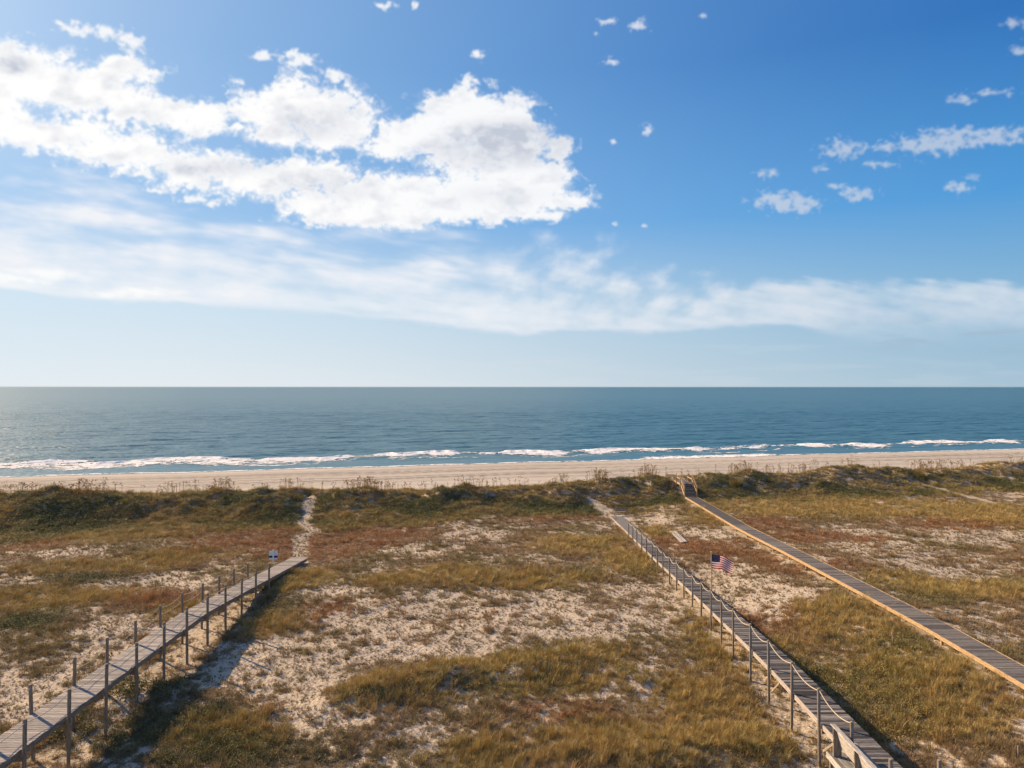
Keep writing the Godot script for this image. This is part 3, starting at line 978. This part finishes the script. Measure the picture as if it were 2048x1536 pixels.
func left_walk() -> void:
	var o := thing("boardwalk", "raised grey plank walk with a rope row on both sides, ending at the white sign", "boardwalk")
	var yd := func(d: float) -> float: return curve(d, [[30.0, 1.72], [36.0, 1.70], [38.0, 1.56], [54.0, 0.20]])
	var xc := func(_d: float) -> float: return -16.2
	deck(o, xc, yd, 15.0, 54.2, 1.32, 0.149, 0.138, func(_d): return M.grey[rng.randi() % 5])
	for s in [-0.60, 0.60]:
		rails(o, "stringer", func(_d): return -16.2 + s, yd, 15.0, 54.0, 0.14, Vector2(0.05, 0.19), M.beam)
	for s in [-1, 1]:
		var prev := Vector3.ZERO
		var d := 15.7 if s > 0 else 16.05
		while d < 46.3:
			var x: float = -16.14 + s * 0.72
			var gy := ground(x, d)
			var top: float = yd.call(d) + 1.02 + rng.randfn() * 0.02
			var xf := Transform3D(Basis.from_euler(Vector3(rng.randfn() * 0.012, rng.randf() * TAU, rng.randfn() * 0.012)), Vector3(x, gy - 0.3, -d))
			part("post", post_mesh(0.062, top - gy + 0.3), M.post, o, xf)
			var hook := Vector3(x + s * 0.055, top - 0.10, -d)
			if prev != Vector3.ZERO:
				part("rope", tube(sag(prev, hook, rng.randf_range(0.07, 0.16)), 0.014, 5), M.rope, o)
				if s < 0 and d > 29.0:
					part("rope", tube(sag(prev + Vector3.DOWN * 0.38, hook + Vector3.DOWN * 0.38, rng.randf_range(0.06, 0.14)), 0.012, 5), M.rope, o)
			prev = hook
			# cross beam under the deck
			if s > 0:
				part("cross_beam", timber(Vector3(1.30, 0.14, 0.05)), M.beam, o, Transform3D(Basis.IDENTITY, Vector3(-16.2, yd.call(d) - 0.32, -d - 0.09)))
			d += 2.26

func middle_y(d: float) -> float:
	return curve(d, [[24.0, 1.42], [30.5, 1.40], [38.7, 1.03], [46.2, 0.66], [55.0, 0.24], [65.7, -0.08], [75.0, -0.30]])
func middle_x(d: float) -> float:
	return 11.48 + curve(d, [[40.0, 0.0], [55.0, -0.14], [65.7, -0.32], [75.0, -0.62]])

func middle_walk() -> void:
	var o := thing("boardwalk", "dark grey plank walk with a single sagging rope row beside the flag", "boardwalk")
	var yd := func(d: float) -> float: return maxf(middle_y(d), ground(middle_x(d), d, false) + 0.12)
	deck(o, middle_x, yd, 15.0, 74.2, 1.22, 0.149, 0.138, func(_d): return [M.light, M.dark, M.midgrey, M.dark][rng.randi() % 4][rng.randi() % 4])
	rails(o, "fascia_board", func(d): return middle_x(d) - 0.635, yd, 15.0, 74.0, 0.095, Vector2(0.04, 0.19), M.fascia)
	rails(o, "stringer", func(d): return middle_x(d) + 0.56, yd, 15.0, 74.0, 0.14, Vector2(0.05, 0.19), M.beam)
	var ds := [15.6, 17.9, 20.2, 22.5, 24.9, 27.4, 29.8, 32.1]
	var d := 34.6
	while d < 64.5:
		ds.append(d)
		d += 1.95
	var prev := Vector3.ZERO
	for q in ds:
		var x := middle_x(q) - 0.72
		var gy := ground(x, q)
		var top: float = yd.call(q) + 1.20 + rng.randfn() * 0.02
		part("post", post_mesh(0.055 if q < 33.0 else 0.048, top - gy + 0.3), M.post_grey, o, Transform3D(Basis.from_euler(Vector3(rng.randfn() * 0.01, rng.randf(), rng.randfn() * 0.01)), Vector3(x, gy - 0.3, -q)))
		var hook := Vector3(x, top - 0.07, -q)
		if prev != Vector3.ZERO and q > 23.0:
			part("rope", tube(sag(prev, hook, rng.randf_range(0.16, 0.24)), 0.017, 6), M.rope, o)
		prev = hook
		# the row under the far edge
		var xr := middle_x(q) + 0.50
		var gr := ground(xr, q)
		if yd.call(q) - gr > 0.35:
			part("support_post", post_mesh(0.05, yd.call(q) - gr + 0.2), M.post, o, Transform3D(Basis.IDENTITY, Vector3(xr, gr - 0.3, -q)))
			part("cross_beam", timber(Vector3(1.20, 0.14, 0.05)), M.beam, o, Transform3D(Basis.IDENTITY, Vector3(middle_x(q) - 0.02, yd.call(q) - 0.31, -q - 0.08)))
	for q in [29.8, 24.9]:
		var x := middle_x(q) - 0.66
		part("brace", timber(Vector3(0.035, 0.09, 1.15)), M.bench, o, between(Vector3(x + 0.02, yd.call(q) - 0.95, -q + 0.05), Vector3(x + 0.02, yd.call(q) - 0.20, -q + 0.95)))
	for q in [20.3, 18.0]:
		var x := middle_x(q) + 0.70
		var gy := ground(x, q)
		part("post", post_mesh(0.055, yd.call(q) + 1.15 - gy + 0.3), M.post_grey, o, Transform3D(Basis.IDENTITY, Vector3(x, gy - 0.3, -q)))
	# bump-out with a bench whose leaning back stands on the outside
	var b := thing("deck_bench", "sun bleached wooden bench with a solid back built onto the roped plank walk", "bench", Vector3(middle_x(21.0) - 0.66, yd.call(21.0), -21.0))
	for k in 4:
		part("floor_board", timber(Vector3(0.138, 0.038, 4.0)), M.light[k], b, Transform3D(Basis.IDENTITY, Vector3(-0.10 - k * 0.147, -0.045, 0.0)))
	part("edge_board", timber(Vector3(0.045, 0.20, 4.05)), M.bleached, b, Transform3D(Basis.IDENTITY, Vector3(-0.64, -0.10, 0.0)))
	part("end_board", timber(Vector3(0.60, 0.16, 0.045)), M.bench, b, Transform3D(Basis.IDENTITY, Vector3(-0.31, -0.15, -2.0)))
	for z in [-1.75, -0.35, 1.05]:
		var prof := PackedVector2Array([Vector2(-0.56, -0.02), Vector2(-0.30, -0.02), Vector2(-0.30, 0.30), Vector2(-0.42, 0.86), Vector2(-0.56, 0.86)])
		part("upright", slab(prof, 0.05), M.post_grey, b, Transform3D(Basis.IDENTITY, Vector3(0, 0, z)))
	for k in 3:
		part("back_board", timber(Vector3(0.035, 0.195, 3.9)), M.bleached, b, Transform3D(Basis.from_euler(Vector3(0, 0, 0.24)), Vector3(-0.34 - k * 0.047, 0.34 + k * 0.192, -0.02)))
	part("top_cap", timber(Vector3(0.17, 0.035, 3.95)), M.bleached, b, Transform3D(Basis.from_euler(Vector3(0, 0, -0.1)), Vector3(-0.46, 0.885, -0.02)))
	for k in 3:
		part("seat_board", timber(Vector3(0.135, 0.036, 3.6)), M.bench, b, Transform3D(Basis.IDENTITY, Vector3(-0.20 + k * 0.145, 0.42, 0.1)))
	for z in [-1.5, 0.2, 1.7]:
		part("leg", timber(Vector3(0.30, 0.40, 0.05)), M.post_grey, b, Transform3D(Basis.IDENTITY, Vector3(-0.06, 0.195, z)))
	for z in [-1.9, 1.9]:
		var w := b.position + Vector3(-0.56, 0, z)
		var gy := ground(w.x, -w.z)
		part("support_post", post_mesh(0.05, w.y - gy + 0.1), M.post_grey, b, Transform3D(Basis.IDENTITY, Vector3(-0.56, gy - w.y - 0.2, z)))

func slab(prof: PackedVector2Array, thick: float) -> ArrayMesh:    # an outline in x, y drawn out along z
	var st := SurfaceTool.new()
	st.begin(Mesh.PRIMITIVE_TRIANGLES)
	st.set_smooth_group(-1)
	var tri := Geometry2D.triangulate_polygon(prof)
	for e in [-1.0, 1.0]:
		for i in range(0, tri.size(), 3):
			var a := Vector3(prof[tri[i]].x, prof[tri[i]].y, e * thick / 2)
			var b := Vector3(prof[tri[i + 1]].x, prof[tri[i + 1]].y, e * thick / 2)
			var c := Vector3(prof[tri[i + 2]].x, prof[tri[i + 2]].y, e * thick / 2)
			var f: bool = (b - a).cross(c - a).z * e > 0.0
			for p in ([a, c, b] if f else [a, b, c]):
				st.set_uv(Vector2(p.y, p.x))
				st.add_vertex(p)
	var mid := Vector2.ZERO
	for p in prof: mid += p / prof.size()
	for i in prof.size():
		var p := prof[i]
		var q := prof[(i + 1) % prof.size()]
		var a := Vector3(p.x, p.y, -thick / 2)
		var b := Vector3(q.x, q.y, -thick / 2)
		var c := Vector3(q.x, q.y, thick / 2)
		var dd := Vector3(p.x, p.y, thick / 2)
		var out := (b - a).cross(c - a).dot(Vector3((p + q).x / 2 - mid.x, (p + q).y / 2 - mid.y, 0)) > 0.0
		for v in ([a, c, b, a, dd, c] if out else [a, b, c, a, c, dd]):
			st.set_uv(Vector2(v.y, v.x))
			st.add_vertex(v)
	st.generate_normals()
	return st.commit()

func right_y(d: float) -> float:
	return curve(d, [[35.4, 1.60], [51.7, 1.14], [62.3, 0.74], [82.0, 0.56]])

func right_walk() -> void:
	var o := thing("boardwalk", "low plank walk with new golden edge boards leading to the dune stairs", "boardwalk")
	var yd := func(d: float) -> float: return maxf(right_y(d), ground(20.6, d, false) + 0.16) if d < 78.0 else right_y(d)
	deck(o, func(_d): return 20.62, yd, 20.0, 82.0, 1.30, 0.149, 0.139, func(_d): return M.midgrey[rng.randi() % 4])
	for s in [-0.675, 0.675]:
		rails(o, "edge_board", func(_d): return 20.62 + s, yd, 20.0, 82.0, 0.085, Vector2(0.045, 0.19), M.gold)
	var d := 21.0
	while d < 81.0:
		for s in [-0.56, 0.56]:
			var gy := ground(20.62 + s, d)
			var top: float = yd.call(d) - 0.05
			part("support_post", timber(Vector3(0.10, top - gy + 0.3, 0.10)), M.gold, o, Transform3D(Basis.IDENTITY, Vector3(20.62 + s, (top + gy - 0.3) / 2.0, -d)))
		part("cross_beam", timber(Vector3(1.2, 0.14, 0.045)), M.gold, o, Transform3D(Basis.IDENTITY, Vector3(20.62, yd.call(d) - 0.12, -d - 0.08)))
		d += 3.05
	# stairs and walkover
	var s0 := Vector3(20.62, 0.56, -82.05)
	var st := thing("dune_stairs", "golden wooden steps with slanting handrails climbing the dune ridge", "stairs", s0)
	var n := 7
	var rise := 1.20 / n
	var run := 0.30
	for k in n:
		part("tread", timber(Vector3(1.22, 0.04, 0.30)), M.midgrey[k % 4], st, Transform3D(Basis.IDENTITY, Vector3(0, rise * (k + 1) - 0.02, -run * (k + 0.5))))
		part("riser", timber(Vector3(1.20, rise - 0.045, 0.025)), M.midgrey[(k + 1) % 4], st, Transform3D(Basis.IDENTITY, Vector3(0, rise * (k + 0.5) - 0.02, -run * k - 0.012)))
	var top := Vector3(0, rise * n, -run * n)
	for s in [-0.65, 0.65]:
		part("stringer", timber(Vector3(0.045, 0.26, (top - Vector3(0, 0, 0)).length())), M.gold, st, between(Vector3(s, -0.06, 0), Vector3(s, top.y - 0.06, top.z)))
		for q in [[0.05, 0.0], [-run * n, rise * n], [-run * n - 2.0, rise * n]]:
			part("handrail_post", timber(Vector3(0.09, 1.45, 0.09)), M.gold, st, Transform3D(Basis.IDENTITY, Vector3(s * 1.11, q[1] + 0.30, q[0])))
		var x: float = s * 1.11
		part("handrail", timber(Vector3(0.13, 0.04, 2.45)), M.gold, st, between(Vector3(x, 1.04, 0.12), Vector3(x, top.y + 1.04, top.z - 0.02)))
		part("handrail", timber(Vector3(0.13, 0.04, 2.05)), M.gold, st, between(Vector3(x, top.y + 1.04, top.z - 0.02), Vector3(x, top.y + 1.04, top.z - 2.05)))
		part("mid_rail", timber(Vector3(0.04, 0.13, 2.45)), M.gold, st, between(Vector3(x * 0.92, 0.55, 0.1), Vector3(x * 0.92, top.y + 0.55, top.z)))
		part("mid_rail", timber(Vector3(0.04, 0.13, 2.0)), M.gold, st, between(Vector3(x * 0.92, top.y + 0.55, top.z), Vector3(x * 0.92, top.y + 0.55, top.z - 2.0)))
		part("edge_board", timber(Vector3(0.045, 0.19, 9.0)), M.gold, st, between(Vector3(s * 1.03, top.y - 0.1, top.z), Vector3(s * 1.03, top.y - 0.1, top.z - 9.0)))
	for k in 60:
		part("plank", timber(Vector3(1.30, 0.038, 0.139)), M.midgrey[rng.randi() % 4], st, Transform3D(Basis.IDENTITY, Vector3(0, top.y - 0.019, top.z - 0.08 - k * 0.149)))

# ------------------------------------------------------------------ smaller things
func flag() -> void:
	var d := 38.55
	var x := middle_x(d) - 0.72
	var yb := middle_y(d) + 0.35
	var o := thing("flag_pole", "tan flag pole fixed to a rope post of the dark plank walk", "flagpole", Vector3(x + 0.02, yb, -d + 0.08))
	part("pole", post_mesh(0.024, 2.85, 8), M.pole, o)
	var ball := SphereMesh.new()
	ball.radius = 0.045
	ball.height = 0.09
	ball.radial_segments = 12
	ball.rings = 6
	part("finial", ball, M.brass, o, Transform3D(Basis.IDENTITY, Vector3(0, 2.88, 0)))
	for h in [0.10, 0.55]:
		part("strap", tube([Vector3(-0.002, h, -0.08), Vector3(-0.002, h, 0.03)], 0.03, 6), M.post, o)
	var W := 380
	var H := 200
	var im := Image.create(W, H, false, Image.FORMAT_RGB8)
	var red := Color(0.66, 0.04, 0.09)
	var white := Color(0.90, 0.88, 0.87)
	for i in 13:
		im.fill_rect(Rect2i(0, int(i * H / 13.0), W, int((i + 1) * H / 13.0) - int(i * H / 13.0)), red if i % 2 == 0 else white)
	var cw := int(W * 0.4)
	var ch := int(H * 7 / 13.0)
	im.fill_rect(Rect2i(0, 0, cw, ch), Color(0.045, 0.055, 0.25))
	for r in 9:
		for k in (6 if r % 2 == 0 else 5):
			var cx := (k + 0.5) * cw / 6.0 + (0.0 if r % 2 == 0 else cw / 12.0)
			var cy := (r + 0.75) * ch / 9.5
			for yy in range(-5, 6):
				for xx in range(-5, 6):
					var a := atan2(float(xx), -float(yy))
					var rr := sqrt(xx * xx + yy * yy)
					if rr < 1.1 + 2.0 * pow(absf(cos(a * 2.5)), 2.0): im.set_pixel(int(cx) + xx, int(cy) + yy, white)
	var m := StandardMaterial3D.new()
	m.albedo_texture = ImageTexture.create_from_image(im)
	m.roughness = 0.8
	m.cull_mode = BaseMaterial3D.CULL_DISABLED
	m.backlight_enabled = true
	m.backlight = Color(0.9, 0.9, 0.9)
	var v := PackedVector3Array()
	var n := PackedVector3Array()
	var uv := PackedVector2Array()
	var idx := PackedInt32Array()
	for j in 15:
		for i in 31:
			var u := i / 30.0
			var w := j / 14.0
			v.append(Vector3(u * 1.10 - 0.04 * u * w, -w * 0.76 - 0.34 * u * u * (1.0 - 0.15 * w) - 0.02 * sin(u * 9.0), 0.10 * u * sin(u * 8.0 + w * 1.6) + 0.14 * u))
			uv.append(Vector2(u, w))
			if i > 0 and j > 0:
				var p := j * 31 + i
				idx.append_array([p - 32, p - 1, p - 31, p - 31, p - 1, p])
	var st := SurfaceTool.new()
	st.create_from(arrays(v, idx, null, uv), 0)
	st.generate_normals()
	var f := thing("flag", "striped red and white flag with a starred blue canton flying from the pole", "flag", Vector3(x + 0.045, yb + 2.78, -d + 0.08))
	part("cloth", st.commit(), m, f)

func sign_board() -> void:
	var g := gp(547, 1124, 13.25)
	var o := thing("sign", "small white sign with a navy band on a white post by the walk's end", "sign", Vector3(g.x, ground(g.x, g.y), -g.y), 0.05)
	part("post", timber(Vector3(0.10, 1.25, 0.10), 0.008), M.white, o, Transform3D(Basis.IDENTITY, Vector3(0, 0.35, 0)))
	part("post_cap", slab(PackedVector2Array([Vector2(-0.065, 0), Vector2(0.065, 0), Vector2(0.065, 0.02), Vector2(0, 0.06), Vector2(-0.065, 0.02)]), 0.13), M.white, o, Transform3D(Basis.IDENTITY, Vector3(0, 0.976, 0)))
	part("panel", timber(Vector3(0.64, 0.66, 0.02), 0.004), M.white, o, Transform3D(Basis.IDENTITY, Vector3(0, 0.59, -0.062)))
	for s in [-1, 1]:
		part("navy_band", timber(Vector3(0.262, 0.16, 0.006), 0.001), M.navy, o, Transform3D(Basis.IDENTITY, Vector3(s * 0.185, 0.47, -0.048)))

func far_bench() -> void:
	var g := gp(1241, 1027, 13.4)
	var o := thing("bench", "weathered wooden bench with a slatted back at the dark walk's far end", "bench", Vector3(g.x, ground(g.x, g.y), -g.y), 0.25)
	for k in 3:
		part("seat_board", timber(Vector3(1.35, 0.035, 0.13)), M.post_grey, o, Transform3D(Basis.IDENTITY, Vector3(0, 0.42, -0.03 - k * 0.14)))
	part("back_board", timber(Vector3(1.35, 0.17, 0.04)), M.post, o, Transform3D(Basis.IDENTITY, Vector3(0, 0.82, 0.10)))
	part("back_board", timber(Vector3(1.35, 0.17, 0.04)), M.post, o, Transform3D(Basis.IDENTITY, Vector3(0, 0.60, 0.09)))
	for s in [-0.55, 0.55]:
		part("leg", timber(Vector3(0.06, 1.0, 0.08)), M.post, o, Transform3D(Basis.IDENTITY, Vector3(s, 0.40, 0.05)))
		part("leg", timber(Vector3(0.06, 0.55, 0.08)), M.post, o, Transform3D(Basis.IDENTITY, Vector3(s, 0.13, -0.34)))

func loose() -> void:
	var a := gp(1341, 1064, 13.25)
	var b := gp(1364, 1087, 13.25)
	for k in 2:
		var off := k * 0.34
		var p := Vector3(a.x + off, ground(a.x, a.y) + 0.16, -a.y)
		var q := Vector3(b.x + off + 0.03, ground(b.x, b.y) + 0.16, -b.y - k * 0.25)
		var o := thing("loose_board", ["bleached board lying on scrub, the one nearer the roped walk", "bleached board lying on scrub, the one nearer the golden edged walk"][k], "board", (p + q) / 2.0, 0.0, "boards lying in the scrub")
		var xf := between(p, q)
		xf.origin = Vector3.ZERO
		part("board", timber(Vector3(0.26, 0.05, p.distance_to(q))), M.bleached, o, xf)
	for s in [[1784, 1292, 12.25, 0.62, "thin survey stake with a pink ribbon top between the boardwalks", true], [2034, 1497, 12.25, 0.42, "short bare wooden stake near the golden edged walk", false]]:
		var g := gp(s[0], s[1], s[2])
		var o := thing("stake", s[4], "stake", Vector3(g.x, ground(g.x, g.y), -g.y))
		part("stem", timber(Vector3(0.035, s[3] + 0.2, 0.035)), M.bench, o, Transform3D(Basis.from_euler(Vector3(0.03, 0.3, 0.03)), Vector3(0, s[3] / 2.0 - 0.1, 0)))
		if s[5]: part("ribbon", timber(Vector3(0.045, 0.14, 0.045)), M.pink, o, Transform3D(Basis.from_euler(Vector3(0.03, 0.3, 0.03)), Vector3(-0.02, s[3] - 0.08, 0)))

# ------------------------------------------------------------------
func _ready() -> void:
	# camera
	var cam := Camera3D.new()
	cam.name = "camera"
	add_child(cam)
	cam.position = Vector3(0, CAM_H, 0)
	cam.rotation.x = atan(6.0 / F)
	cam.fov = rad_to_deg(2.0 * atan(768.0 / F))
	cam.near = 0.1
	cam.far = 90000.0
	cam.current = true
	# noises
	n_low = noise(FastNoiseLite.TYPE_SIMPLEX, 0.03, 11, 2)
	n_mid = noise(FastNoiseLite.TYPE_SIMPLEX, 0.35, 12, 3)
	n_fine = noise(FastNoiseLite.TYPE_SIMPLEX, 1.7, 13, 2)
	n_fbm = noise(FastNoiseLite.TYPE_SIMPLEX, 0.012, 14, 5)
	n_wisp = noise(FastNoiseLite.TYPE_SIMPLEX, 0.009, 15, 4)
	rng.seed = 1
	var t0 := Time.get_ticks_msec()
	# sky, sun, exposure
	var we := WorldEnvironment.new()
	we.name = "world_environment"
	var env := Environment.new()
	env.background_mode = Environment.BG_SKY
	env.tonemap_mode = Environment.TONE_MAPPER_LINEAR
	env.tonemap_exposure = 1.7
	env.background_energy_multiplier = 0.588
	env.sdfgi_enabled = true
	env.ssao_enabled = true
	env.ssil_enabled = true
	var pano := PanoramaSkyMaterial.new()
	pano.panorama = ImageTexture.create_from_image(make_sky())
	var sky := Sky.new()
	sky.sky_material = pano
	env.sky = sky
	we.environment = env
	add_child(we)
	var sun := DirectionalLight3D.new()
	sun.name = "sun"
	add_child(sun)
	sun.look_at_from_position(Vector3.ZERO, -SUN_DIR, Vector3.UP)
	sun.light_color = Color(1.0, 0.87, 0.70)
	sun.light_energy = 1.6
	sun.light_angular_distance = 0.6
	sun.shadow_enabled = true
	print("sky ", Time.get_ticks_msec() - t0)
	# setting
	make_materials()
	for p in [[598, 1114, 13.3], [600, 1086, 13.4], [606, 1070, 13.4], [624, 1058, 13.2], [616, 1036, 12.6], [604, 1022, 12.2], [614, 1004, 11.6], [620, 984, 11.6]]:
		path_a.append(gp(p[0], p[1], p[2]))
	for p in [[1845, 950, 11.2], [1880, 966, 11.9], [1930, 987, 12.7], [1990, 1004, 13.0]]:
		path_b.append(gp(p[0], p[1], p[2]))
	for p in [[1226, 1034, 13.5], [1206, 1017, 13.4], [1184, 1000, 13.0]]:
		path_c.append(gp(p[0], p[1], p[2]))
	var hp := [gp(650, 1420), gp(760, 1392), gp(900, 1362), gp(1050, 1345), gp(1160, 1322), gp(1270, 1362)]
	for i in hp.size() - 1:
		hum.append([hp[i], hp[i + 1], 0.24, 1.0])
	hum.append([gp(235, 1405), gp(320, 1395), 0.35, 1.2])
	hum.append([gp(1150, 1515), gp(1500, 1500), 0.3, 1.2])
	sow()
	make_ground()
	print("ground ", Time.get_ticks_msec() - t0)
	make_sea()
	make_foam()
	print("sea ", Time.get_ticks_msec() - t0)
	left_walk()
	middle_walk()
	right_walk()
	flag()
	sign_board()
	far_bench()
	loose()
	print("things ", Time.get_ticks_msec() - t0)
	make_plants()
	print("plants ", Time.get_ticks_msec() - t0)
